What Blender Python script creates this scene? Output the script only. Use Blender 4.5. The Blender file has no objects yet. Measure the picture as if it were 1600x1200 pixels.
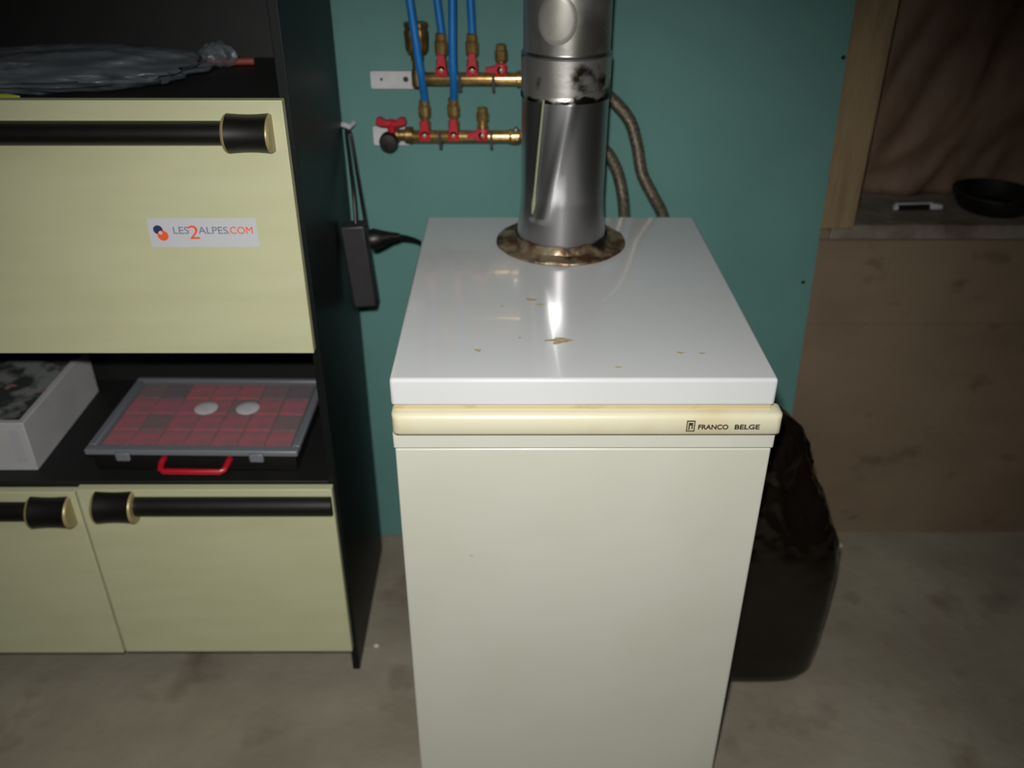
import bpy, bmesh, math, random
from mathutils import Vector, Matrix, noise
random.seed(4)
PI = math.pi
C = bpy.context.scene.collection
SC = bpy.context.scene

# ------------------------------------------------------------ camera
CAM_Z = 1.568
PITCH, YAW, ROLL = math.radians(30.47), math.radians(0.22), math.radians(0.08)
FPX = 1374.0
cd = bpy.data.cameras.new('camera'); cam = bpy.data.objects.new('camera', cd); C.objects.link(cam)
F_ = Vector((math.sin(YAW)*math.cos(PITCH), math.cos(YAW)*math.cos(PITCH), -math.sin(PITCH)))
R0 = Vector((math.cos(YAW), -math.sin(YAW), 0)); U0 = R0.cross(F_)
R_ = R0*math.cos(ROLL)+U0*math.sin(ROLL); U_ = U0*math.cos(ROLL)-R0*math.sin(ROLL)
m = Matrix.Identity(4)
for i, v in enumerate((R_, U_, -F_)):
    for j in range(3): m[j][i] = v[j]
m.translation = (0, 0, CAM_Z)
cam.matrix_world = m
cd.sensor_width = 36; cd.lens = FPX/1600*36; cd.clip_start = 0.02
cd.dof.use_dof = True; cd.dof.focus_distance = 1.28; cd.dof.aperture_fstop = 2.4
SC.camera = cam

# ------------------------------------------------------------ world, flash, exposure
w = bpy.data.worlds.new('world'); SC.world = w; w.use_nodes = True
w.node_tree.nodes['Background'].inputs[0].default_value = (0.8, 0.85, 1, 1)
w.node_tree.nodes['Background'].inputs[1].default_value = 0.02
ld = bpy.data.lights.new('camera_flash', 'SPOT'); lo = bpy.data.objects.new('camera_flash', ld); C.objects.link(lo)
ld.energy = 122; ld.color = (1.0, 0.98, 0.95); ld.shadow_soft_size = 0.02
ld.spot_size = math.radians(98); ld.spot_blend = 1.0
lo.location = (-0.03, 0.0, CAM_Z+0.10)
lo.rotation_euler = (Vector((-0.10, 1.1, 0.57))-Vector((-0.03, 0, CAM_Z+0.10))).to_track_quat('-Z', 'Y').to_euler()
SC.view_settings.view_transform = 'Standard'; SC.view_settings.look = 'None'
SC.view_settings.gamma = 1; SC.view_settings.exposure = 0.0
SC.view_settings.use_curve_mapping = False

# ------------------------------------------------------------ helpers
def P(px, py, Y=None, Z=None, X=None):
    d = R_*((px-800)/FPX)+U_*((600-py)/FPX)+F_
    if Y is not None: t = Y/d.y
    elif Z is not None: t = (Z-CAM_Z)/d.z
    else: t = X/d.x
    return Vector((0, 0, CAM_Z))+d*t
def lin(c):
    return tuple(((x/255)/12.92 if x/255 <= .04045 else ((x/255+.055)/1.055)**2.4) for x in c)+(1,)

def mat(name, col, rough=.5, metal=0, col2=None, scale=8, lo_=.4, hi=.7, bump=0, bscale=60, coat=0, detail=6,
        stretch=(1, 1, 1), col3=None, scale3=40, lo3=.62, hi3=.72, spec=None, trans=0, distort=0):
    M = bpy.data.materials.new(name); M.use_nodes = True
    nt = M.node_tree; N = nt.nodes; L = nt.links; b = N['Principled BSDF']
    b.inputs['Base Color'].default_value = lin(col)
    b.inputs['Roughness'].default_value = rough; b.inputs['Metallic'].default_value = metal
    if coat: b.inputs['Coat Weight'].default_value = coat
    if spec is not None: b.inputs['Specular IOR Level'].default_value = spec
    tc = N.new('ShaderNodeTexCoord'); mp = N.new('ShaderNodeMapping'); L.new(tc.outputs['Object'], mp.inputs[0])
    mp.inputs['Scale'].default_value = stretch
    out = None
    def layer(base, c2, sc, l, h, det):
        n = N.new('ShaderNodeTexNoise'); n.inputs['Scale'].default_value = sc; n.inputs['Detail'].default_value = det
        n.inputs['Distortion'].default_value = distort
        L.new(mp.outputs[0], n.inputs['Vector'])
        r = N.new('ShaderNodeMapRange'); r.inputs['From Min'].default_value = l; r.inputs['From Max'].default_value = h
        L.new(n.outputs['Fac'], r.inputs['Value'])
        mx = N.new('ShaderNodeMix'); mx.data_type = 'RGBA'; L.new(r.outputs[0], mx.inputs['Factor'])
        if isinstance(base, tuple): mx.inputs['A'].default_value = base
        else: L.new(base, mx.inputs['A'])
        mx.inputs['B'].default_value = c2
        return mx.outputs['Result']
    if col2: out = layer(lin(col), lin(col2), scale, lo_, hi, detail)
    if col3: out = layer(out if out is not None else lin(col), lin(col3), scale3, lo3, hi3, 4)
    if out is not None: L.new(out, b.inputs['Base Color'])
    if bump:
        n = N.new('ShaderNodeTexNoise'); n.inputs['Scale'].default_value = bscale; n.inputs['Detail'].default_value = 5
        L.new(mp.outputs[0], n.inputs['Vector'])
        bp = N.new('ShaderNodeBump'); bp.inputs['Strength'].default_value = bump; bp.inputs['Distance'].default_value = .01
        L.new(n.outputs['Fac'], bp.inputs['Height']); L.new(bp.outputs[0], b.inputs['Normal'])
    if trans:
        tr = N.new('ShaderNodeBsdfTransparent'); ms = N.new('ShaderNodeMixShader'); ms.inputs[0].default_value = trans
        L.new(b.outputs[0], ms.inputs[1]); L.new(tr.outputs[0], ms.inputs[2])
        L.new(ms.outputs[0], N['Material Output'].inputs[0])
    return M

class MB:
    def __init__(s): s.bm = bmesh.new(); s.mi = 0
    def _f(s, vs):
        try:
            f = s.bm.faces.new(vs); f.material_index = s.mi; return f
        except ValueError: return None
    def box(s, x0, x1, y0, y1, z0, z1):
        v = [s.bm.verts.new((x, y, z)) for z in (z0, z1) for y in (y0, y1) for x in (x0, x1)]
        for q in ((0, 2, 3, 1), (4, 5, 7, 6), (0, 1, 5, 4), (2, 6, 7, 3), (0, 4, 6, 2), (1, 3, 7, 5)): s._f([v[i] for i in q])
        return s
    def hexa(s, a, b):   # two quads of 4 points
        v = [s.bm.verts.new(p) for p in list(a)+list(b)]
        s._f(v[0:4][::-1]); s._f(v[4:8])
        for i in range(4):
            j = (i+1) % 4; s._f([v[i], v[j], v[4+j], v[4+i]])
        return s
    def rings(s, R, cap=True, closed=True):
        rows = [[s.bm.verts.new(p) for p in r] for r in R]
        n = len(rows[0])
        for a, b in zip(rows, rows[1:]):
            for i in range(n if closed else n-1):
                j = (i+1) % n; s._f([a[i], a[j], b[j], b[i]])
        if cap: s._f(rows[0][::-1]); s._f(rows[-1])
        return rows
    def tube(s, pts, r, seg=14, cap=True):
        pts = [Vector(p) for p in pts]; n = len(pts)
        rr = r if isinstance(r, (list, tuple)) else [r]*n
        R = []; t0 = (pts[1]-pts[0]).normalized(); a = t0.orthogonal().normalized()
        for i, p in enumerate(pts):
            t = (pts[min(i+1, n-1)]-pts[max(i-1, 0)]).normalized()
            a = (a-t*a.dot(t)).normalized(); b = t.cross(a)
            R.append([p+(a*math.cos(2*PI*k/seg)+b*math.sin(2*PI*k/seg))*rr[i] for k in range(seg)])
        s.rings(R, cap); return s
    def lathe(s, prof, o, axis='z', seg=32, cap=True):
        o = Vector(o); R = []
        for r, h in prof:
            row = []
            for k in range(seg):
                c, q = math.cos(2*PI*k/seg)*r, math.sin(2*PI*k/seg)*r
                row.append(o+Vector({'z': (c, q, h), 'x': (h, c, q), 'y': (c, h, q)}[axis]))
            R.append(row)
        s.rings(R, cap); return s
    def prism(s, pts, y0, y1):   # outline in x,z pushed along y
        s.rings([[(x, y0, z) for x, z in pts], [(x, y1, z) for x, z in pts]]); return s
    def build(s, name, mats, parent=None, bevel=0, seg=2, smooth=True, ang=35, sub=0):
        bmesh.ops.recalc_face_normals(s.bm, faces=s.bm.faces)
        org = Vector()
        if name not in ('floor', 'ceiling') and not name.startswith('wall') and not name.startswith('trim_1') and not name.startswith('trim_2'):
            co = [v.co for v in s.bm.verts]
            org = Vector([(min(c[i] for c in co)+max(c[i] for c in co))/2 for i in range(3)]); org.z = min(c.z for c in co)
            bmesh.ops.translate(s.bm, vec=-org, verts=s.bm.verts)
        me = bpy.data.meshes.new(name); s.bm.to_mesh(me); s.bm.free()
        for q in (mats if isinstance(mats, (list, tuple)) else [mats]): me.materials.append(q)
        if smooth:
            me.polygons.foreach_set('use_smooth', [True]*len(me.polygons)); me.set_sharp_from_angle(angle=math.radians(ang))
        o = bpy.data.objects.new(name, me); C.objects.link(o)
        WL[o.name] = org.copy()
        o.location = org-(WL[parent.name] if parent else Vector())
        if parent: o.parent = parent
        if bevel:
            b = o.modifiers.new('b', 'BEVEL'); b.width = bevel; b.segments = seg; b.limit_method = 'ANGLE'; b.harden_normals = False
        if sub:
            b = o.modifiers.new('s', 'SUBSURF'); b.levels = sub; b.render_levels = sub
        return o
WL = {}
def thing(name, label, cat, loc, group=None):
    o = bpy.data.objects.new(name, None); C.objects.link(o); o.location = loc; o.empty_display_size = .05; WL[o.name] = Vector(loc)
    return tag(o, label, cat, group)
def tag(o, label, cat=None, group=None):
    o['label'] = label
    if cat: o['category'] = cat
    if group: o['group'] = group
    return o
def struct(o): o['kind'] = 'structure'; return o
def rrect(x0, x1, z0, z1, r, n=4):
    out = []
    for cx, cz, a0 in ((x1-r, z1-r, 0), (x0+r, z1-r, 90), (x0+r, z0+r, 180), (x1-r, z0+r, 270)):
        for k in range(n+1):
            a = math.radians(a0+90*k/n); out.append((cx+r*math.cos(a), cz+r*math.sin(a)))
    return out
def text_into(mb, s, x, y, z, size, mi, width=None, thick=.0004, bold=0.0):
    """flat letters facing -Y, left edge at x, baseline z"""
    cu = bpy.data.curves.new('t', 'FONT'); cu.body = s; cu.size = size; cu.extrude = thick; cu.offset = bold
    ob = bpy.data.objects.new('t', cu); C.objects.link(ob)
    dg = bpy.context.evaluated_depsgraph_get(); me = bpy.data.meshes.new_from_object(ob.evaluated_get(dg))
    xs = [v.co.x for v in me.vertices]; k = (width/(max(xs)-min(xs))) if width else 1; x_0 = min(xs)
    vs = [mb.bm.verts.new((x+(v.co.x-x_0)*k, y-v.co.z, z+v.co.y)) for v in me.vertices]
    for p in me.polygons:
        try: f = mb.bm.faces.new([vs[i] for i in p.vertices]); f.material_index = mi
        except ValueError: pass
    bpy.data.objects.remove(ob); bpy.data.meshes.remove(me); bpy.data.curves.remove(cu)

# ------------------------------------------------------------ materials
M_teal = mat('teal_paint', (84, 126, 121), .75, col2=(79, 120, 115), scale=5, bump=.05, bscale=200)
M_brown = mat('brown_board', (116, 100, 80), .85, col2=(102, 86, 68), scale=3, bump=.15, bscale=90, col3=(78, 62, 46), scale3=9, lo3=.62, hi3=.8, stretch=(1, 1, 1.6))
M_stud = mat('stud_wood', (128, 110, 80), .75, col2=(108, 90, 64), scale=10, stretch=(3, 3, .5), bump=.2, bscale=60)
M_ledge = mat('ledge_plaster', (118, 110, 100), .85, col2=(88, 78, 66), scale=12, bump=.4, bscale=40)
M_paper = mat('kraft_paper', (108, 86, 68), .7, col2=(90, 70, 56), scale=7, bump=.2, bscale=50)
M_conc = mat('concrete', (134, 128, 112), .85, col2=(114, 107, 92), scale=3.2, lo_=.35, hi=.65, bump=.25, bscale=30, col3=(98, 88, 74), scale3=6, lo3=.58, hi3=.75)
M_room = mat('room_plaster', (105, 95, 82), .9, col2=(90, 82, 70), scale=3)
M_lid = mat('lid_enamel', (190, 192, 193), .16, col2=(186, 188, 188), scale=3, coat=.4)
M_body = mat('casing_enamel', (186, 187, 175), .3, col2=(179, 178, 162), scale=3, lo_=.45, hi=.8, col3=(150, 132, 96), scale3=34, lo3=.76, hi3=.82, coat=.2)
M_trim = mat('ivory_plastic', (194, 190, 165), .28, col2=(186, 177, 144), scale=9, lo_=.5, hi=.75)
M_rusty = mat('yellowed_edge', (176, 160, 122), .5, col2=(128, 96, 58), scale=14, stretch=(1, 1, 3), lo_=.5, hi=.72)
M_ink = mat('ink', (52, 44, 34), .5)
M_grime = mat('grime', (172, 160, 132), .5, col2=(146, 128, 96), scale=120)
M_door = mat('cream_laminate', (184, 185, 150), .42, col2=(178, 179, 143), scale=4, stretch=(1, 1, 6), bump=.02, bscale=80)
M_black = mat('black_laminate', (9, 14, 14), .45, col2=(12, 18, 17), scale=5, spec=.28)
M_blackin = mat('black_board', (13, 13, 13), .6, col2=(17, 17, 16), scale=20)
M_blackpl = mat('black_plastic', (11, 9, 8), .45, col2=(15, 13, 11), scale=30)
M_brass = mat('brass', (204, 172, 112), .28, .85, col2=(160, 124, 72), scale=60)
M_gold = mat('gold_ring', (160, 146, 104), .4, .3)
M_red = mat('red_plastic', (168, 18, 36), .35)
M_redtray = mat('red_trays', (226, 58, 76), .6, col2=(170, 70, 74), scale=40)
M_blue = mat('blue_pipe', (18, 108, 178), .4, col2=(16, 98, 162), scale=20)
M_white = mat('white_plastic', (186, 186, 188), .5, col2=(172, 172, 174), scale=30)
M_carton = mat('white_carton', (172, 172, 172), .6, col2=(162, 162, 163), scale=10)
M_print = mat('carton_print', (120, 124, 122), .5, col2=(52, 56, 54), scale=16, lo_=.45, hi=.55, col3=(150, 110, 105), scale3=18, lo3=.66, hi3=.7)
M_clear = mat('clear_lid', (140, 142, 148), .3, trans=.74)
M_clearedge = mat('clear_rim', (104, 108, 114), .35)
M_stickw = mat('sticker_white', (186, 188, 192), .4)
M_navy = mat('navy_ink', (40, 52, 84), .5)
M_orange = mat('orange_ink', (222, 88, 46), .5)
M_navysoft = mat('navy_soft', (112, 116, 134), .5)
M_bag = mat('rubbish_film', (15, 11, 8), .12, col2=(20, 15, 11), scale=10, bump=.25, bscale=14)
M_film = mat('clear_film', (112, 120, 126), .35, col2=(80, 88, 94), scale=7, stretch=(1, 3, 3), trans=.5, bump=.15, bscale=12)
M_hose = mat('braided_steel', (142, 134, 118), .42, .75, col2=(92, 84, 70), scale=220, lo_=.42, hi=.6)
M_cable = mat('cable_black', (18, 18, 18), .5)
M_strip = mat('strip_grey', (42, 40, 42), .5, col2=(36, 35, 36), scale=40)
M_steel = mat('chrome', (190, 190, 190), .2, 1)
M_chip = mat('plaster_chip', (200, 195, 185), .8)
M_redtube = mat('red_tube', (128, 62, 50), .5)
M_yellow = mat('yellow_green', (128, 138, 40), .5)

# flue steel with soot around the joint
def flue_mat():
    M = mat('flue_steel', (200, 200, 202), .30, .98, col2=(168, 166, 166), scale=5, lo_=.4, hi=.7, stretch=(1, 1, .5), bump=.035, bscale=12)
    return M
M_flue = flue_mat()
M_soot = mat('flue_soot', (196, 194, 188), .38, .9, col2=(60, 52, 38), scale=15, lo_=.56, hi=.64, stretch=(1, 1, 1.2), bump=.08, bscale=20)
def soot_ring(M):
    nt = M.node_tree; N = nt.nodes; L = nt.links; b = N['Principled BSDF']
    src = b.inputs['Base Color'].links[0].from_socket
    tc = N.new('ShaderNodeTexCoord'); sx = N.new('ShaderNodeSeparateXYZ'); L.new(tc.outputs['Object'], sx.inputs[0])
    mr = N.new('ShaderNodeMapRange'); mr.inputs['From Min'].default_value = .004; mr.inputs['From Max'].default_value = .026
    mr.inputs['To Min'].default_value = .64; mr.inputs['To Max'].default_value = .0; L.new(sx.outputs[2], mr.inputs['Value'])
    n = N.new('ShaderNodeTexNoise'); n.inputs['Scale'].default_value = 34; n.inputs['Detail'].default_value = 4; L.new(tc.outputs['Object'], n.inputs['Vector'])
    ad = N.new('ShaderNodeMath'); ad.operation = 'ADD'; L.new(mr.outputs[0], ad.inputs[0]); L.new(n.outputs['Fac'], ad.inputs[1])
    m2 = N.new('ShaderNodeMapRange'); m2.inputs['From Min'].default_value = .98; m2.inputs['From Max'].default_value = 1.10; L.new(ad.outputs[0], m2.inputs['Value'])
    mx = N.new('ShaderNodeMix'); mx.data_type = 'RGBA'; L.new(m2.outputs[0], mx.inputs['Factor']); L.new(src, mx.inputs['A']); mx.inputs['B'].default_value = lin((40, 36, 26))
    L.new(mx.outputs['Result'], b.inputs['Base Color'])
soot_ring(M_soot)
M_stain = mat('flue_stained', (204, 202, 198), .36, .9, col2=(150, 148, 138), scale=9, lo_=.45, hi=.62, col3=(66, 58, 40), scale3=13, lo3=.64, hi3=.72, bump=.1, bscale=9)
M_collar = mat('collar_rust', (150, 136, 112), .4, .6, col2=(88, 58, 36), scale=26, lo_=.42, hi=.6, col3=(44, 32, 22), scale3=20, lo3=.55, hi3=.65, bump=.3, bscale=40)

# ------------------------------------------------------------ the room
X0, X1, Y0, ZC = -2.1, 2.3, -1.6, 2.35
WY = 1.85          # face of the painted sheet
BY = 1.864         # face of the brown boarding
def slab(name, x0, x1, y0, y1, z0, z1, m_):
    return struct(MB().box(x0, x1, y0, y1, z0, z1).build(name, m_, smooth=False))
fl = slab('floor', X0, X1, Y0, 2.3, -.1, 0, M_conc)
slab('ceiling', X0-.1, X1+.1, Y0-.1, 2.4, ZC, ZC+.1, mat('ceiling_paint', (190, 188, 182), .9))
slab('wall_left', X0-.1, X0, Y0, 2.3, 0, ZC, M_room)
slab('wall_right', X1, X1+.1, Y0, 2.3, 0, ZC, M_room)
slab('wall_front', X0, X1, Y0-.1, Y0, 0, ZC, M_room)
# brown boarded back wall with the recess on the right
LZ = P(1450, 352, Y=BY).z          # ledge height
RX = P(1402, 0, Y=BY).x            # left side of the recess opening
_e = P(1245, 600, Y=BY); xb_ = _e.x+.012
b = MB()
b.box(X0, X1, BY, 2.3, 0, LZ-.012)
zse = P(1370, 503, Y=BY).z
_t = P(1337, 0, Y=BY); _s = (_t.x-_e.x)/(_t.z-_e.z)
xe_ = lambda z: _e.x+_s*(z-_e.z)-.004
b.prism([(xe_(zse), zse), (X1, zse+.004), (X1, LZ-.032), (xe_(LZ-.032), LZ-.032)], BY-.009, BY-.0002)
b.box(X0, RX-.05, BY, 2.3, LZ-.012, ZC)
b.box(RX-.05, X1, BY+.265, 2.3, LZ-.012, ZC)
struct(b.build('wall_back', M_brown, smooth=False))
# rough ledge
b = MB(); n = 60; R = []
for i in range(n+1):
    x = RX-.045+(X1-RX+.045)*i/n
    e = .006*noise.noise((x*9, 0, 0)); f = .004*noise.noise((x*14, 3, 0))
    R.append([(x, BY-.006+e, LZ-.03), (x, BY-.008+e, LZ-.006+f), (x, BY+.0+e, LZ+f), (x, BY+.2645, LZ+.002), (x, BY+.2645, LZ-.0119), (x, BY+.002, LZ-.0119), (x, BY+.001, LZ-.03)])
b.rings(R)
struct(b.build('trim_2', M_ledge))
# light timber post beside the painted sheet
tl = P(1341, -40, Y=BY).x; tr_ = P(1402, 0, Y=BY).x
b = MB()
pb = LZ-.004
b.prism([(P(1300, 345, Y=BY).x-.035, pb), (P(1336, 330, Y=BY).x, pb), (tr_, P(1402, 0, Y=BY).z), (tr_+.012, ZC-.01), (tl-.03, ZC-.01)], BY-.012, BY-.0005)
struct(b.build('trim_1', M_stud, bevel=.002))
# painted sheet
eb = P(1245, 600, Y=WY); et = P(1337, 0, Y=WY)
sl = (et.x-eb.x)/(et.z-eb.z)
xb = eb.x+sl*(0-eb.z)+.0; xt = eb.x+sl*(ZC-eb.z)
b = MB().prism([(-1.9, 0.004), (xb, 0.004), (xt, ZC-.005), (-1.9, ZC-.005)], WY, WY+.0125)
sheet = struct(b.build('wall_back_panel', M_teal, smooth=False))
for px, py in ((1318, 90), (1255, 441), (1330, -20)):
    q = P(px, py, Y=WY)
    MB().lathe([(.0045, 0), (.004, -.0015), (.0015, -.001)], (q.x, WY, q.z), 'y', 12).build('screw', M_blackpl, sheet)

# kraft paper in the recess
b = MB(); NX, NZ = 150, 90; R = []
zt = ZC-.02
for j in range(NZ+1):
    row = []
    for i in range(NX+1):
        x = RX-.04+(X1-.02-RX+.04)*i/NX; z = LZ+.004+(zt-LZ-.004)*j/NZ
        u = x*2.6-z*1.1
        a = noise.ridged_multi_fractal((u*1.6, z*1.3+noise.noise((x*3, z*3, 1))*.5, 4.2), .9, 2.1, 4, .9, 2.0)
        c = noise.noise((u*5, z*2.2, 9))
        row.append((x, BY+.235-.034*min(a, 1.4)-.012*c, z))
    R.append(row)
b.rings(R, cap=False, closed=False)
kp = b.build('insulation_paper', M_paper, ang=50)
kp.modifiers.new('th', 'SOLIDIFY').thickness = .002
tag(kp, 'crumpled brown kraft insulation paper filling the dark wall recess above the ledge', 'insulation paper')

# ------------------------------------------------------------ boiler
BX0, BX1, BYF, BYB = -.1693, .3807, 1.0687, 1.736
LT = .9468
boiler = thing('boiler', 'cream white enamelled floor-standing boiler with a flat lid and brown smudges', 'boiler', ((BX0+BX1)/2, (BYF+BYB)/2, 0))
lb = P(800, 635, Y=BYF).z
def softbox(x0, x1, y0, y1, z0, z1, r, name, m_, par, seg=4):
    return MB().box(x0, x1, y0, y1, z0, z1).build(name, m_, par, bevel=r, seg=seg)
lid = softbox(BX0, BX1, BYF, BYB, lb, LT, .0055, 'lid', M_lid, boiler)
tt = P(800, 647, Y=BYF-.01).z; tb = P(800, 681, Y=BYF-.012).z
softbox(BX0+.004, BX1-.004, BYF+.004, BYB-.01, tt-.008, lb-.0006, .001, 'top_rim', M_rusty, boiler)
# ivory rail with rounded nose
prof = []
for k in range(9):
    a = PI/2*(k/8); prof.append((BYF-.012+.010*(1-math.sin(a)), tt-.010*(1-math.cos(a))))
prof = prof[::-1]
yf = BYF-.014
pr = [(BYF+.02, tt), (yf+.008, tt), (yf+.003, tt-.0025), (yf, tt-.009), (yf, tb+.006), (yf+.003, tb+.001), (yf+.006, tb), (BYF+.02, tb)]
b = MB(); xa, xc = P(611, 664, Y=yf).x, P(1224, 664, Y=yf).x
xs = [(xa, .010), (xa+.002, .005), (xa+.006, .0015), (xa+.011, 0), (xc-.011, 0), (xc-.006, .0015), (xc-.002, .005), (xc, .010)]
R = []
zc = (tt+tb)/2
for x, ins in xs:
    R.append([(x, max(y, yf+ins) if y < BYF+.01 else y, zc+(z-zc)*(1-ins*18)) for y, z in pr])
b.rings(R)
rail = b.build('trim_rail', M_trim, boiler, ang=50)
# letters and emblem
b = MB()
z0 = P(1120, 670.5, Y=yf).z; zt_ = P(1120, 663.5, Y=yf).z
x0 = P(1091, 667, Y=yf).x; x1 = P(1138, 667, Y=yf).x
text_into(b, 'FRANCO', x0, yf-.0002, z0, (zt_-z0)/.70, 0, x1-x0, bold=.0003)
x0 = P(1148, 667, Y=yf).x; x1 = P(1187, 667, Y=yf).x
text_into(b, 'BELGE', x0, yf-.0002, z0, (zt_-z0)/.70, 0, x1-x0, bold=.0003)
b.build('lettering', M_ink, rail, smooth=False)
b = MB(); a0 = P(1071.5, 674, Y=yf); a1 = P(1087, 657, Y=yf)
W_, H_ = a1.x-a0.x, a1.z-a0.z
def er(u0, u1, v0, v1): b.box(a0.x+W_*u0, a0.x+W_*u1, yf-.0006, yf-.0001, a0.z+H_*v0, a0.z+H_*v1)
er(0, .12, 0, 1); er(.88, 1, 0, 1); er(.12, .88, .9, 1); er(.12, .88, 0, .08); er(.25, .75, .55, .8); er(.25, .40, .15, .55); er(.6, .75, .25, .55)
b.build('emblem', M_ink, rail, smooth=False)
# casing: body and front panel with folded lip
seam = P(800, 700, Y=BYF+.002).z
xl, xr = P(614, 690, Y=BYF).x, P(1210, 690, Y=BYF).x
softbox(xl+.004, xr-.004, BYF+.03, BYB-.012, .03, tt-.009, .006, 'casing', M_body, boiler)
b = MB()
b.box(xl, xr, BYF-.001, BYF+.0295, seam+.0006, tb-.0006)
b.build('panel_lip', M_body, boiler, bevel=.003, seg=3)
b = MB(); b.box(xl+.0015, xr-.0015, BYF+.002, BYF+.0295, .05, seam-.0006)
b.build('front_panel', M_body, boiler, bevel=.004, seg=4)
MB().box(xl+.02, xr-.02, BYF+.04, BYB-.03, 0, .031).build('plinth', M_blackin, boiler)
# smudges: dirt with its own outline on lid and front
def smudge(px, py, w_, h_, face, seed, par):
    b = MB(); n = 26
    c = P(px, py, Z=LT) if face == 'top' else P(px, py, Y=BYF+.002)
    k = (c-Vector((0, 0, CAM_Z))).length/FPX
    ring = []
    for i in range(n):
        a = 2*PI*i/n; r = 1+.9*noise.noise((math.cos(a)*1.7+seed*7, math.sin(a)*1.7, seed))
        dx, dz = math.cos(a)*w_*k*r/2, math.sin(a)*h_*k*r/2
        if face == 'top': ring.append((c.x+dx, c.y+dz*2.0))
        else: ring.append((c.x+dx, c.z+dz))
    for y0_, in ((0,),):
        if face == 'top': b.rings([[(x, y, LT-.0001) for x, y in ring], [(x, y, LT+.0002) for x, y in ring]])
        else: b.rings([[(x, BYF+.0015, y) for x, y in ring], [(x, BYF+.0019, y) for x, y in ring]])
    return b.build('dirt_mark', M_grime, par, smooth=False)
for i, (px, py, w_, h_) in enumerate(((874, 532, 34, 9), (747, 547, 12, 4), (830, 468, 20, 4), (843, 476, 16, 3), (1062, 551, 14, 3), (1098, 552, 12, 3), (966, 574, 14, 3), (812, 528, 5, 3), (784, 478, 5, 3))):
    smudge(px, py, w_, h_, 'top', i+1, lid)
# brown chipped edge along the lid's underside: part of the rim material

# ------------------------------------------------------------ flue
pc = P(876, 378, Z=LT)
fx, fy = pc.x, pc.y
flue = thing('flue_pipe', 'shiny galvanised steel flue pipe rising from the boiler lid through a rusty collar', 'flue pipe', (fx, fy, LT))
r0, r1, r2 = .0855, .0765, .0742
zj = P(885, 158, Y=fy-r1).z; zs = P(885, 96, Y=fy-r2).z
def ridge(a, z):    # folded crease lines running down the tapered section
    t = (z-(LT+.07))/(zj-LT-.07)
    d = 0
    if -.02 < t < 1:
        a1 = math.radians(-117+34*t); d += .0022*math.exp(-((a-a1)/.13)**2)
        a2 = math.radians(-136+15*t); d += .0018*math.exp(-((a-a2)/.07)**2)
    return d
def pipe_wall(zz, rad, dent=0, seed=0, seg=160):
    R = []
    for z in zz:
        row = []
        for k in range(seg):
            a = -PI+2*PI*k/seg
            r = rad(z)+(ridge(a, z) if dent == 1 else 0)
            if dent == 2: r += .0016*noise.noise((math.cos(a)*2.2, math.sin(a)*2.2, z*14+seed))
            row.append((fx+math.cos(a)*r, fy+math.sin(a)*r, z))
        R.append(row)
    return R
L_ = [LT+.002+(zj-LT-.002)*k/60 for k in range(61)]
b = MB(); b.rings(pipe_wall(L_, lambda z: r1+(r0-r1)*max(0, 1-(z-LT)/.10)**1.3+.0006, 1)); b.build('tapered_section', M_flue, flue)
zz = [zj-.006+.001*0]+[zj-.006+(zs-zj+.006)*k/24 for k in range(1, 25)]
b = MB(); b.rings(pipe_wall(zz, lambda z: r1+.0016+(.0012 if z < zj else 0), 2, 3)); b.build('sooty_joint_band', M_soot, flue)
b = MB(); b.rings(pipe_wall([zs-.002, zs, zs+.003, zs+.006, zs+.008], lambda z: r2+.0012+.003*math.exp(-((z-zs-.003)/.0022)**2))); b.build('bead', M_flue, flue)
b = MB(); zz = [zs+.002+(ZC-zs)*k/60 for k in range(61)]; zz[-1] = ZC-.001
b.rings(pipe_wall(zz, lambda z: r2+.0008, 2, 8)); b.build('upper_section', M_stain, flue)
# thin pale green tube ending in a blob, along the left crease
b = MB(); pts = []
for k in range(12):
    t = 1-k/11*.97; z = LT+.07+t*(zj-LT-.07); a = math.radians(-136+15*t); r = r1+.0012
    pts.append((fx+math.cos(a)*r, fy+math.sin(a)*r, z))
b.tube(pts, [.0026]*9+[.003, .0045, .003], 10)
b.build('pale_streak', mat('pale_green', (150, 156, 124), .3, .3), flue)
# round dented patch on the upper section
cz = P(870, 32, Y=fy-r2).z
b = MB(); rows = []
for k in range(9):
    rr = .034*k/8 if k else .0004
    row = []
    for i in range(40):
        t = 2*PI*i/40; z = cz+rr*1.15*math.sin(t); a = math.radians(-107)+rr*math.cos(t)/r2
        r = r2+.0026+.0014*(1-(rr/.034)**2)+(-.0016 if k == 8 else 0)
        row.append((fx+r*math.cos(a), fy+r*math.sin(a), z))
    rows.append(row)
b.rings(rows, cap=True); b.build('inspection_cap', mat('dull_zinc', (176, 174, 166), .5, .6, col2=(150, 147, 138), scale=16), flue)
# collar with scorched rim
b = MB(); prof = []
R = []
for (r, h) in ((.0862, .0005), (.121, .0005), (.1235, .003), (.1225, .006), (.117, .0065), (.104, .0055), (.094, .009), (.0885, .020), (.0868, .022), (.0866, .001)):
    R.append([(fx+math.cos(a)*(r+.0015*noise.noise((math.cos(a)*3, math.sin(a)*3, r*80))), fy+math.sin(a)*(r+.0015*noise.noise((math.cos(a)*3, math.sin(a)*3, r*80))),
              LT+max(.0004, h+(.003*noise.noise((math.cos(a)*4, math.sin(a)*4, 5)) if h > .004 else 0))) for a in [2*PI*k/96 for k in range(96)]])
b.rings(R, cap=False); b.build('collar', M_collar, flue)

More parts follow.
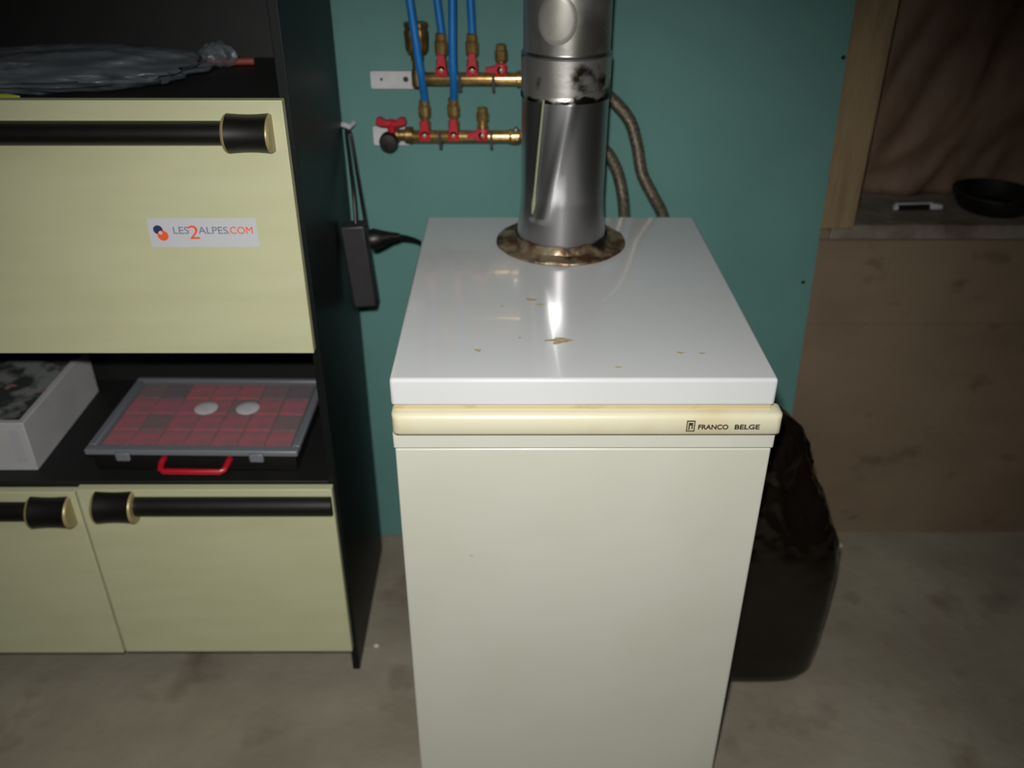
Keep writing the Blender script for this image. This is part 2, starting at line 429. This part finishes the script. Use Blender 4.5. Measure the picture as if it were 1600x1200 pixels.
# ------------------------------------------------------------ cabinet
CX1, CX0 = -.350, -1.372
CYF, CYB = 1.389, 1.80
CH = 1.93
cab = thing('shelf_cabinet', 'black shelving cabinet with cream doors standing left of the boiler', 'cabinet', ((CX0+CX1)/2, (CYF+CYB)/2, 0))
pt = .016
for x0, x1 in ((CX1-pt+.012, CX1+.012), (CX0-pt, CX0)):
    MB().box(x0, x1, CYF+.002, CYB, 0, CH).build('side_panel', M_black, cab, bevel=.001)
SX1 = CX1-pt+.0115
ZS1 = P(300, 752, Y=CYF+.003).z      # lower shelf top
ZU = P(440, 157, Y=CYF).z            # top of the flap
ZB = P(487, 551, Y=CYF).z            # bottom of the flap
ZD = P(513, 764, Y=CYF).z; ZF = P(548, 1018, Y=CYF).z
sh = lambda z, t=.018: MB().box(CX0+.0005, SX1-.0005, CYF+.022, CYB-.012, z-t, z).build('shelf', M_blackin, cab, bevel=.001)
MB().box(CX0+.0005, SX1-.0005, CYF+.003, CYB-.012, ZS1-.022, ZS1).build('shelf', M_blackin, cab, bevel=.001)
MB().box(CX0+.0005, SX1-.0005, CYF+.003, CYB-.012, ZU-.006-.018, ZU-.008).build('shelf', M_blackin, cab, bevel=.001)
sh(ZB+.022); sh(ZF+.03); sh(CH-.004)
MB().box(CX0+.0005, SX1-.0005, CYB-.0115, CYB-.001, ZF-.01, CH).build('back_panel', M_blackin, cab)
MX = P(157, 900, Y=CYF).x            # meeting line of the two lower doors
def door(name, x0, x1, z0, z1):
    return MB().box(x0, x1, CYF-.018, CYF, z0, z1).build(name, M_door, cab, bevel=.0012)
def bar(x0, x1, zc_, r, par, cap_x, cap_w=.066, capr=None, rings=True):
    yb = CYF-.018
    seg = 18
    def dprof(x, rr, dep):
        return [(x, yb-dep*math.sin(PI*k/seg)-.0003, zc_+rr*math.cos(PI*k/seg)) for k in range(seg+1)]
    b = MB(); b.rings([dprof(x0, r, .022), dprof(x1, r, .022)]); b.build('handle_bar', M_blackpl, par)
    cr = r*1.62
    b = MB(); R = []
    for u, k in ((0, 1.0), (.1, .98), (.3, .95), (.5, .94), (.7, .95), (.9, .98), (1, 1.0)):
        R.append(dprof(cap_x+.0045+(cap_w-.009)*u, cr*k, .036*k))
    b.rings(R); b.build('handle_cap', M_blackpl, par)
    for xx, s in ((cap_x, 1), (cap_x+cap_w, -1)):
        b = MB(); R = []
        for u, k in ((0, .93), (.3, .97), (.8, 1.01), (1, 1.01)):
            R.append(dprof(xx+s*.005*u, cr*k*.98, .037*k))
        b.rings(R); b.build('cap_ring', M_gold, par)
dt = P(440, 157, Y=CYF-.018).z; db = P(487, 552, Y=CYF-.018).z
dx1 = P(465, 352, Y=CYF-.018).x
flap = door('flap_door', CX0+.003, dx1, db, dt)
yh = CYF-.035
zc1 = P(300, 212, Y=yh).z
bar(CX0+.03, P(352, 212, Y=yh).x, zc1, abs(P(300, 193, Y=yh).z-P(300, 233, Y=yh).z)/2-.001, flap, P(349, 212, Y=yh).x, P(424, 212, Y=yh).x-P(349, 212, Y=yh).x)
l1 = P(513, 765, Y=CYF-.018).z; l0 = P(548, 1018, Y=CYF-.018).z
mx = P(157, 893, Y=CYF-.018).x
rd = door('door', mx+.0015, dx1, l0, l1)
zc2 = P(300, 798, Y=yh).z; rb = abs(P(300, 785, Y=yh).z-P(300, 812, Y=yh).z)/2
bar(P(208, 798, Y=yh).x, dx1-.002, zc2, rb, rd, P(147, 800, Y=yh).x, P(210, 800, Y=yh).x-P(147, 800, Y=yh).x)
lf = door('door', CX0+.003, mx-.0035, l0-.003, l1-.006)
zc3 = P(30, 806, Y=yh).z
bar(CX0+.03, P(48, 806, Y=yh).x, zc3, rb, lf, P(45, 806, Y=yh).x, P(110, 806, Y=yh).x-P(45, 806, Y=yh).x)
# sticker on the flap
ys = CYF-.0182
s0 = P(238, 386, Y=ys); s1 = P(399, 341, Y=ys)
b = MB(); b.mi = 0
b.box(s0.x, s1.x, ys-.0003, ys+.0001, s0.z, s1.z)
def disc(px, py, r, mi, a0=0, a1=360, dy=0):
    b.mi = mi; c = P(px, py, Y=ys)
    pts = [(c.x+r*math.cos(math.radians(a0+(a1-a0)*k/24)), c.z+r*math.sin(math.radians(a0+(a1-a0)*k/24))) for k in range(24 if a1-a0 == 360 else 25)]
    b.prism(pts, ys-.0006-dy, ys-.0002)
disc(247, 359, .0078, 1); disc(255, 368, .0088, 2, dy=.0002)
disc(251, 363.5, .0030, 0, dy=.0004)
def word(s, xa_, xb_, ya_, yb_, mi):
    p0, p1 = P(xa_, yb_, Y=ys), P(xb_, ya_, Y=ys)
    text_into(b, s, p0.x, ys-.0006, p0.z, (p1.z-p0.z)/.70, mi, p1.x-p0.x)
word('LES', 272, 294, 354, 365, 3); word('2', 297, 309, 352, 373, 2); word('ALPES', 311, 355, 354, 365, 3); word('.COM', 357, 394, 354, 365, 2)
st = b.build('sticker', [M_stickw, M_navy, M_orange, M_navysoft], flap, smooth=False)
st['label'] = 'white sticker with navy and orange lettering'

# ------------------------------------------------------------ on the middle shelf
# organiser case
cz_ = ZS1+.058
A = P(130, 703, Z=cz_); B_ = P(464, 706, Z=cz_)
wv = (B_-A); ang = math.atan2(wv.y, wv.x); cw = wv.length; cdp = .285
case = thing('organizer_case', 'flat organiser case with grey clear lid, red trays and red handle on the shelf', 'tool case', ((A.x+B_.x)/2, (A.y+B_.y)/2+cdp/2, ZS1))
T = Matrix.Translation(Vector((A.x, A.y, 0))) @ Matrix.Rotation(ang, 4, 'Z')
def place(b_): bmesh.ops.transform(b_.bm, matrix=T, verts=b_.bm.verts); return b_
h0, h1 = ZS1+.0008, cz_
b = MB(); b.box(.008, cw-.008, .014, cdp-.008, h0, h1-.014); place(b).build('base', M_blackpl, case, bevel=.004)
# lid rim and window
b = MB()
b.box(0, cw, 0, .020, h1-.013, h1); b.box(0, cw, cdp-.014, cdp, h1-.013, h1)
b.box(0, .016, .020, cdp-.014, h1-.013, h1); b.box(cw-.016, cw, .020, cdp-.014, h1-.013, h1)
place(b).build('lid_rim', M_clearedge, case, bevel=.003)
b = MB(); b.box(.0165, cw-.0165, .0205, cdp-.0145, h1-.0035, h1-.0015)
place(b).build('lid_window', M_clear, case)
M_traymix = [M_redtray, M_redtray, mat('dark_fill', (120, 60, 66), .6, col2=(80, 60, 60), scale=60), M_redtray, mat('brown_fill', (150, 84, 70), .6, col2=(120, 80, 70), scale=50)]
nx, ny = 7, 4
cwid = (cw-.04)/nx; cdep = (cdp-.04)/ny
for j in range(ny):
    for i in range(nx):
        if (i, j) in ((3, 1), (4, 1), (3, 2)): continue
        x = .02+i*cwid; y = .023+j*cdep
        b = MB(); b.box(x+.0015, x+cwid-.0015, y+.0015, y+cdep-.0015, h1-.0135, h1-.0065)
        place(b).build('tray', M_traymix[(i*5+j*3+i*j) % 5], case, bevel=.002)
for i, j in ((3, 1), (4, 1), (3, 2)):
    x = .02+i*cwid; y = .023+j*cdep
    b = MB(); b.box(x+.0015, x+cwid-.0015, y+.0015, y+cdep-.0015, h1-.0135, h1-.0065)
    place(b).build('tray', M_redtray, case, bevel=.002)
for px, py in ((322, 637), (387, 637)):
    q = T.inverted() @ P(px, py, Z=h1)
    b = MB(); b.lathe([(.024, -.0008), (.024, .0008), (.019, .0025), (.006, .003)], (q.x, q.y, h1-.0015), seg=28)
    place(b).build('round_lug', M_white, case)
for px in (188, 399):
    q = T.inverted() @ P(px, 708, Z=h1)
    b = MB(); b.box(q.x-.014, q.x+.014, -.008, -.0002, h1-.022, h1-.002); place(b).build('latch', M_clearedge, case, bevel=.003)
q0 = (T.inverted() @ P(250, 718, Z=h1-.012)).x; q1 = (T.inverted() @ P(354, 718, Z=h1-.012)).x
b = MB(); zh = h1-.022
pth = [(q0, .006, zh), (q0, -.012, zh), (q0+.003, -.026, zh-.004), (q0+.010, -.030, zh-.006), (q1-.010, -.030, zh-.006), (q1-.003, -.026, zh-.004), (q1, -.012, zh), (q1, .006, zh)]
b.tube(pth, .0062, 10); place(b).build('handle', M_red, case)
# white carton
H1 = ZS1+.108
e0 = P(60, 735, Z=ZS1)
xr_ = e0.x; bw, bd = .30, .36
e1 = P(154, 612, Z=ZS1)
ba = math.atan2(e1.y-e0.y, e1.x-e0.x)-PI/2
bd = min((e1-e0).length, .37)
box = thing('carton', 'white cardboard box with a dark picture on top beside the organiser case', 'box', (e0.x-.1, e0.y+bd/2, ZS1))
T = Matrix.Translation((e0.x, e0.y, 0)) @ Matrix.Rotation(ba*.6, 4, 'Z')
ZTOP = ZS1+.112
b = MB(); b.box(-.34, 0, 0, bd, ZS1+.0005, ZTOP); place(b).build('carton_body', M_carton, box, bevel=.0015)
b = MB(); b.box(-.33, -.012, .012, bd-.01, ZTOP-.0001, ZTOP+.0005); place(b).build('printed_top', M_print, box)
b = MB(); b.box(-.034, -.014, -.0004, .0001, ZS1+.02, ZTOP-.015); place(b).build('printed_stripe', mat('grey_print', (160, 160, 164), .6), box)

# ------------------------------------------------------------ on the upper shelf
zt2 = ZU-.0075
def crumple(name, cx, cy, rx, ry, rz, z0_, m_, seed, nu=90, nv=40, amp=.35, rot=0):
    b = MB(); R = []
    for j in range(nv+1):
        t = PI*j/nv; row = []
        for i in range(nu):
            a = 2*PI*i/nu
            d = Vector((math.sin(t)*math.cos(a), math.sin(t)*math.sin(a), math.cos(t)))
            k = 1+amp*(noise.ridged_multi_fractal(d*1.6+Vector((seed, 0, 0)), .8, 2.1, 4, 1, 2)-1)*.6
            v = Vector((d.x*rx*k, d.y*ry*k, d.z*rz*k))
            v.rotate(Matrix.Rotation(rot, 3, 'Z'))
            row.append((cx+v.x, cy+v.y, max(z0_+.0008, z0_+rz*.85+v.z)))
        R.append(row)
    b.rings(R); return b.build(name, m_, ang=60)
pb_ = P(120, 118, Y=1.54)
pbag = crumple('plastic_bag', pb_.x-.02, 1.54, .228, .115, .032, zt2, M_film, 2.3, rot=.12, amp=.22)
tag(pbag, 'crumpled clear plastic bag lying on the dark shelf above the cream flap door', 'plastic bag')
q = P(318, 92, Y=1.60)
pb2 = crumple('plastic_wrap', q.x-.004, 1.70, .034, .028, .022, zt2, M_film, 7.7, nu=50, nv=24, rot=-.3)
tag(pb2, 'small twist of clear plastic wrap at the right end of the bag', 'plastic wrap')
p0 = P(325, 92, Y=1.70); p1 = P(395, 88, Y=1.70)
b = MB(); b.tube([(p0.x-.03, 1.70, zt2+.0075), (p0.x, 1.70, zt2+.0075), (p1.x, 1.705, zt2+.0075)], .0065, 12)
tag(b.build('red_tube', M_redtube), 'short dull red tube lying behind the plastic wrap on the upper shelf', 'tube')
q = P(2, 153, Y=1.42)
b = MB(); b.tube([(q.x-.12, 1.432, zt2+.0065), (q.x-.05, 1.425, zt2+.006), (q.x+.012, 1.420, zt2+.006), (q.x+.028, 1.424, zt2+.005)], [.0055, .0055, .005, .002], 12)
tag(b.build('yellow_cord', M_yellow), 'yellow green cord end lying at the front of the upper shelf', 'cord')

# ------------------------------------------------------------ power strip
ps0 = P(552, 349, Y=1.665); ps1 = P(573, 474, Y=1.665)
strip = thing('power_strip', 'dark grey power strip hanging by its cable beside the cabinet', 'power strip', ((ps0.x+ps1.x)/2, 1.665, ps1.z))
d = (ps1-ps0); d.y = 0
side = Vector((d.z, 0, -d.x)).normalized()*-1
hw = .0235
b = MB()
def quad(p, hw_, y): return [p-side*hw_+Vector((0, y, 0)), p+side*hw_+Vector((0, y, 0))]
a_ = quad(ps0, hw, -.02); c_ = quad(ps1, hw, -.02); e_ = quad(ps0, hw, .02); g_ = quad(ps1, hw, .02)
b.hexa([a_[0], a_[1], c_[1], c_[0]], [e_[0], e_[1], g_[1], g_[0]])
b.build('strip_body', M_strip, strip, bevel=.004, seg=3)
# hook and hanging cable
hk = P(535, 197, Y=1.80)
b = MB(); b.tube([P(522, 199, Y=1.822), P(530, 194, Y=1.80), P(538, 195, Y=1.795), P(545, 198, Y=1.80), P(552, 192, Y=1.82)], .0055, 10)
b.tube([P(538, 195, Y=1.795), P(540, 200, Y=1.83), P(545, 202, Y=1.851)], .004, 8)
tag(b.build('cable_hook', M_white), 'small white hook at the back edge of the cabinet holding the cable', 'hook')
def smoothpath(pts, n=8):
    out = []; pts = [Vector(p) for p in pts]
    for i in range(len(pts)-1):
        p0_, p1_, p2_, p3_ = pts[max(i-1, 0)], pts[i], pts[i+1], pts[min(i+2, len(pts)-1)]
        for k in range(n):
            t = k/n
            out.append(.5*((2*p1_)+(-p0_+p2_)*t+(2*p0_-5*p1_+4*p2_-p3_)*t*t+(-p0_+3*p1_-3*p2_+p3_)*t**3))
    out.append(pts[-1]); return out
b = MB()
b.tube(smoothpath([P(556, 352, Y=1.665), P(552, 300, Y=1.69), P(545, 240, Y=1.76), P(541, 206, Y=1.80), P(545, 203, Y=1.80), P(549, 215, Y=1.80), P(558, 270, Y=1.76), P(568, 330, Y=1.69), P(572, 354, Y=1.665)]), .0035, 10)
b.build('hanging_cable', M_cable, strip)
# plug and lead to the boiler
pl = P(590, 374, Y=1.665)
plug = thing('power_plug', 'black plug and lead running from the power strip to behind the boiler', 'plug', pl)
b = MB(); b.tube([P(580, 374, Y=1.665), P(586, 373, Y=1.665), P(598, 372, Y=1.67), P(611, 370, Y=1.675), P(624, 369, Y=1.68)], [.020, .021, .016, .010, .0065], 16)
b.build('plug_body', M_blackpl, plug, ang=60)
b = MB(); b.tube(smoothpath([P(622, 369, Y=1.68), P(638, 372, Y=1.73), P(656, 379, Y=1.785), P(690, 400, Y=1.79), P(720, 440, Y=1.79)]), .0048, 10)
b.build('lead', M_cable, plug)

# ------------------------------------------------------------ manifolds
MY = 1.802
def zof(py, y=MY): return P(740, py, Y=y).z
def xof(px, py, y=MY): return P(px, py, Y=y).x
def manifold(kind, label, xs_, zb, px0, px1):
    zc_ = zof(zb); x0, x1 = xof(px0, zb), xof(px1, zb)
    t = thing('manifold', label, 'manifold', ((x0+x1)/2, MY, zc_), 'brass manifolds on the teal wall')
    L__ = x1-x0
    b = MB(); b.lathe([(.0115, 0), (.0125, .002), (.0125, L__-.018), (.0155, L__-.017), (.0155, L__-.002), (.013, L__)], (x0, MY, zc_), 'x', 28)
    b.build('manifold_bar', M_brass, t)
    return t, x0, x1, zc_
def valve(t, cx, zc_, ztop, zr, lever, ltop):
    # brass ball valve standing on the bar, with compression nut on top
    b = MB(); h = ztop-zc_
    b.lathe([(.009, .009), (.0115, .014), (.0115, h*.40), (.0085, h*.44), (.0085, h*.52)], (cx, MY, zc_), 'z', 20)
    b.lathe([(.011, h*.52), (.0128, h*.56), (.0128, h*.80), (.0105, h*.84), (.0105, h*.97), (.0075, h)], (cx, MY, zc_), 'z', 6 if False else 12)
    v = b.build('valve', M_brass, t, ang=25)
    yv = MY-.0125
    b = MB()
    b.lathe([(.0112, .002), (.0112, -.010), (.009, -.012)], (cx, yv, zr), 'y', 20)
    if lever == 'up': b.prism([(cx-.010, zr), (cx+.010, zr), (cx+.0062, ltop), (cx-.0062, ltop)], yv-.012, yv-.003); b.prism([(cx-.0115, zr-.012), (cx+.0115, zr-.012), (cx+.0112, zr), (cx-.0112, zr)], yv-.011, yv-.002)
    else: b.prism([(cx, zr-.009), (cx, zr+.009), (cx-.014, zr+.0075), (cx-.030, zr+.004), (cx-.031, zr-.005)], yv-.012, yv-.003); b.prism([(cx-.0105, zr-.012), (cx+.0105, zr-.012), (cx+.0105, zr+.012), (cx-.0105, zr+.012)], yv-.010, yv-.001)
    b.build('valve_handle', M_red, v, bevel=.0012)
    MB().lathe([(.0038, 0), (.0038, -.002), (.002, -.0028)], (cx, yv-.012, zr), 'y', 14).build('handle_screw', M_gold, v)
    return v
up, ux0, ux1, uz = manifold('u', 'upper brass manifold with three red valves and long white bracket', None, 123, 648, 821)
uz_r = zof(106)
valve(up, xof(690, 90), uz, zof(50), uz_r, 'up', zof(82))
valve(up, xof(738, 90), uz, zof(51), uz_r, 'up', zof(80))
valve(up, xof(783, 90), uz, zof(68), uz_r, 'left', zof(98))
# end fitting with air vent
b = MB(); cx = xof(652, 90)
b.lathe([(.0105, -.016), (.0135, -.012), (.0135, .012), (.0105, .020), (.0105, .032), (.0125, .036), (.0125, .048)], (cx, MY, uz), 'z', 20)
b.lathe([(.018, .048), (.0225, .056), (.0235, .075), (.024, zof(50)-uz), (.021, zof(43)-uz), (.0235, zof(41)-uz), (.023, zof(35)-uz)], (cx, MY, uz), 'z', 12)
b.build('air_vent', mat('dull_brass', (140, 116, 72), .4, .8, col2=(104, 82, 48), scale=60), up, ang=25)
# white bracket
z0, z1 = zof(139, 1.84), zof(111, 1.84); xa, xc = xof(579, 126, 1.84), xof(648, 126, 1.84)
b = MB(); b.prism(rrect(xa, xc, z0, z1, .004), 1.838, 1.8495); br = b.build('bracket', M_white, up, bevel=.001)
for px in (596, 634): MB().lathe([(.0055 if px == 634 else .003, 0), (.004 if px == 634 else .0025, -.002), (.001, -.0022)], (xof(px, 124, 1.838), 1.838, zof(124, 1.838)), 'y', 14).build('bracket_screw', M_blackpl if px == 634 else M_strip, br)
def clip(t, px, zc_):
    x = xof(px, 130); b = MB()
    b.prism(rrect(x-.003, x+.003, zc_-.022, zc_+.014, .002), MY-.014, MY-.0126); b.box(x-.003, x+.003, MY-.0126, 1.8495, zc_-.022, zc_-.0155)
    b.build('pipe_clip', M_blackpl, t)
clip(up, 719, uz); clip(up, 771, uz)
low, lx0, lx1, lz = manifold('l', 'lower brass manifold with black knob and red butterfly handle', None, 213, 632, 812)
lz_r = zof(207)
valve(low, xof(664, 190), lz, zof(154), lz_r, 'up', zof(184))
valve(low, xof(709, 190), lz, zof(152), lz_r, 'up', zof(182))
valve(low, xof(754, 190), lz, zof(167), lz_r, 'left', zof(190))
clip(low, 685, lz); clip(low, 767, lz)
# left end: tee, white bracket foot, drain valve with black cap and red butterfly
b = MB(); xe = xof(634, 210)
b.lathe([(.010, -.030), (.0155, -.028), (.0155, -.014), (.011, -.012), (.011, -.002), (.0165, .0), (.0165, .014), (.0125, .016)], (xe, MY, lz+.003), 'x', 16)
b.tube([(xe-.026, MY, lz+.003), (xe-.036, MY-.006, lz), (xe-.040, MY-.020, lz-.006)], .011, 14)
b.build('end_fitting', bpy.data.materials['dull_brass'], low, ang=30)
kx, kz = xof(607, 222, MY-.035), zof(222, MY-.035)
b = MB(); pr_ = [(.012, .012), (.0175, .010), (.0185, .004), (.0185, -.010), (.016, -.015), (.006, -.016)]
b.lathe(pr_, (kx, MY-.028, kz), 'y', 22); b.build('black_knob', M_blackpl, low, ang=40)
hx, hz = xof(611, 191, MY-.02), zof(191, MY-.02)
b = MB()
for s in (-1, 1):
    b.prism([(hx, hz-.007), (hx, hz+.004), (hx+s*.010, hz+.003), (hx+s*.020, hz+.010), (hx+s*.029, hz+.008), (hx+s*.030, hz-.002), (hx+s*.020, hz-.006)][::s], MY-.030, MY-.010)
b.lathe([(.007, -.022), (.009, -.010), (.009, .003), (.006, .006)], (hx, MY-.020, hz), 'z', 16)
b.build('butterfly_handle', M_red, low, bevel=.0015)
z0, z1 = zof(227, 1.84), zof(197, 1.84); xa, xc = xof(583, 210, 1.84), xof(640, 210, 1.84)
MB().prism(rrect(xa, xc, z0, z1, .004), 1.838, 1.8495).build('bracket', M_white, low, bevel=.001)
# right end elbow with silver bleed screw
b = MB(); b.lathe([(.0145, -.022), (.0145, -.004), (.012, -.002), (.012, .004)], (lx1, MY, lz), 'x', 6); b.build('end_nut', M_brass, low, ang=20)
q = P(806, 202, Y=MY-.01); MB().lathe([(.004, .006), (.0045, -.006), (.003, -.009)], (q.x, MY-.008, q.z), 'y', 14).build('bleed_screw', M_steel, low)

# blue pipes
def bluepipe(pts, label):
    b = MB(); b.tube(smoothpath(pts), .0078, 16)
    return tag(b.build('blue_pipe', M_blue, ang=60), label, 'pipe', 'blue plastic pipes above the manifolds')
def up_to(px0, py0, px1, y0=MY, y1=MY):
    a = P(px0, py0+4, Y=y0); c = P(px1, 0, Y=y1); s_ = (c-a)/max(c.z-a.z, .01)
    return [a, a+s_*(c.z-a.z)*.5, c, c+s_*(.18), a+Vector((0, 0, 0))+s_*(ZC-.004-a.z)]
bluepipe(up_to(690, 48, 683), 'blue pipe rising from the leftmost valve of the upper manifold')
bluepipe(up_to(738, 50, 735), 'blue pipe rising from the second valve of the upper manifold, nearest the flue')
a = P(664, 158, Y=MY); b1 = P(652, 80, Y=MY-.045); c1 = P(640, 0, Y=MY-.045)
bluepipe([a, P(661, 138, Y=MY-.022), P(657, 112, Y=MY-.042), b1, c1, c1+(c1-b1)*1.5, c1+(c1-b1)*3.0+Vector((.0, 0, 0))], 'leftmost blue pipe, leaning left from the lower manifold past the air vent')
a = P(709, 156, Y=MY); b1 = P(707, 80, Y=MY-.045); c1 = P(706.5, 0, Y=MY-.045)
bluepipe([a, P(709, 138, Y=MY-.022), P(708, 112, Y=MY-.042), b1, c1, c1+(c1-b1)*1.5, c1+(c1-b1)*3.0], 'blue pipe rising straight from the second valve of the lower manifold')

# braided hoses from the manifold ends down behind the boiler
def hose(pts, label):
    pts = smoothpath(pts, 10); b = MB(); rr = [.0125+.0006*(k % 2) for k in range(len(pts))]
    b.tube(pts, rr, 16); return tag(b.build('braided_hose', M_hose, ang=60), label, 'hose', 'braided steel hoses behind the flue')
YH = 1.80
hose([(ux1+.001, MY, uz), P(860, 126, Y=YH), P(915, 132, Y=YH), P(950, 150, Y=YH), P(982, 185, Y=YH), P(995, 225, Y=YH), P(1003, 270, Y=YH), P(1020, 305, Y=YH), P(1036, 338, Y=YH), P(1050, 400, Y=YH), P(1050, 520, Y=YH)], 'right-hand braided hose curving out from the upper manifold down behind the boiler')
hose([(lx1+.006, MY, lz), P(860, 214, Y=YH), P(910, 218, Y=YH), P(942, 232, Y=YH), P(962, 262, Y=YH), P(972, 300, Y=YH), P(976, 345, Y=YH), P(978, 420, Y=YH), P(978, 520, Y=YH)], 'left-hand shorter braided hose beside the flue, from the lower manifold')

# ------------------------------------------------------------ rubbish bag
gcy = 1.435
b = MB(); R = []
# height, half width, half depth, centre x, squareness
levels = [(.0005, .110, .075, .540), (.010, .130, .092, .541), (.035, .141, .100, .542), (.10, .1435, .103, .5435), (.20, .1445, .104, .5435), (.30, .1435, .103, .5435), (.36, .139, .101, .540), (.41, .132, .096, .535), (.46, .120, .090, .526),
          (.50, .106, .084, .514), (.53, .098, .078, .506), (.56, .093, .075, .500), (.60, .088, .072, .497), (.635, .078, .066, .490), (.66, .058, .05, .478), (.68, .030, .03, .47), (.688, .01, .01, .465)]
def interp(z):
    for a, c in zip(levels, levels[1:]):
        if a[0] <= z <= c[0]:
            t = (z-a[0])/(c[0]-a[0]); return [a[i]+(c[i]-a[i])*t for i in range(4)]
    return levels[-1]
nzv = 110
for j in range(nzv+1):
    z = .0005+(.688-.0005)*j/nzv; _, rx, ry, cx = interp(z); row = []
    wr = max(0, min(1, (z-.30)/.15))
    for i in range(120):
        a = 2*PI*i/120; c, s = math.cos(a), math.sin(a)
        e = 3.4-1.2*max(0, min(1, (z-.3)/.2)); k = (abs(c)**e+abs(s)**e)**(-1/e)
        n1 = noise.ridged_multi_fractal((c*1.7+3, s*1.7, z*7), .9, 2.1, 4, 1, 2)-1
        n2 = noise.noise((c*2.5, s*2.5, z*4))
        r = k*(1+wr*.11*n1+(.004+.03*wr)*n2)
        row.append((cx+c*rx*r, gcy+s*ry*r, max(.0005, z+wr*.008*n1)))
    R.append(row)
b.rings(R)
tag(b.build('rubbish_bag', M_bag, ang=70), 'full glossy black plastic rubbish bag on the floor against the boiler side', 'rubbish bag')

# ------------------------------------------------------------ on the ledge
q = P(1435, 321, Y=1.955)
lzt = LZ+.0035
t = thing('metal_bar', 'small chrome bar with black middle lying on the wall ledge', 'metal bar', (q.x, 1.955, lzt))
q0, q1 = P(1399, 320, Y=1.955).x, P(1473, 320, Y=1.955).x
b = MB(); b.tube([(q0-.003, 1.950, lzt+.007), (q0+.004, 1.951, lzt+.007)], .006, 12); b.tube([(q1-.03, 1.957, lzt+.007), (q1-.016, 1.958, lzt+.007), (q1, 1.959, lzt+.006)], [.0055, .0075, .006], 12)
b.tube([(q0, 1.957, lzt+.0125), (q1-.02, 1.962, lzt+.0125)], .0028, 8)
b.build('metal_ends', M_white, t)
b = MB(); b.tube([(q0+.004, 1.951, lzt+.007), (q1-.03, 1.957, lzt+.007)], .0068, 12); b.build('black_middle', M_blackpl, t)
b = MB(); rad = .088
b.lathe([(.055, 0), (.070, .003), (.082, .020), (rad, .038), (rad+.004, .040), (rad+.004, .044), (rad-.003, .044), (.072, .024), (.06, .012), (.02, .010)], (P(1492, 300, Y=1.955).x+rad+.006, 1.955, lzt+.003), 'z', 64)
tag(b.build('black_tray', M_blackpl), 'round shallow black dish on the wall ledge at the right edge', 'dish')

# chips on the floor
for (px, py, s, lab) in ((1311, 853, .009, 'white plaster chip on the floor near the brown wall'), (588, 1010, .006, 'tiny white chip on the floor beside the cabinet foot')):
    q = P(px, py, Z=0); b = MB(); R = []
    for z, k in ((.0003, .8), (.002, 1), (.004, .8), (.006, .3)):
        R.append([(q.x+s*k*math.cos(a)*(1+.4*noise.noise((math.cos(a)*2, math.sin(a)*2, px))), q.y+s*k*math.sin(a)*.8, z) for a in [2*PI*i/10 for i in range(10)]])
    b.rings(R); tag(b.build('plaster_chip', M_chip), lab, 'chip')
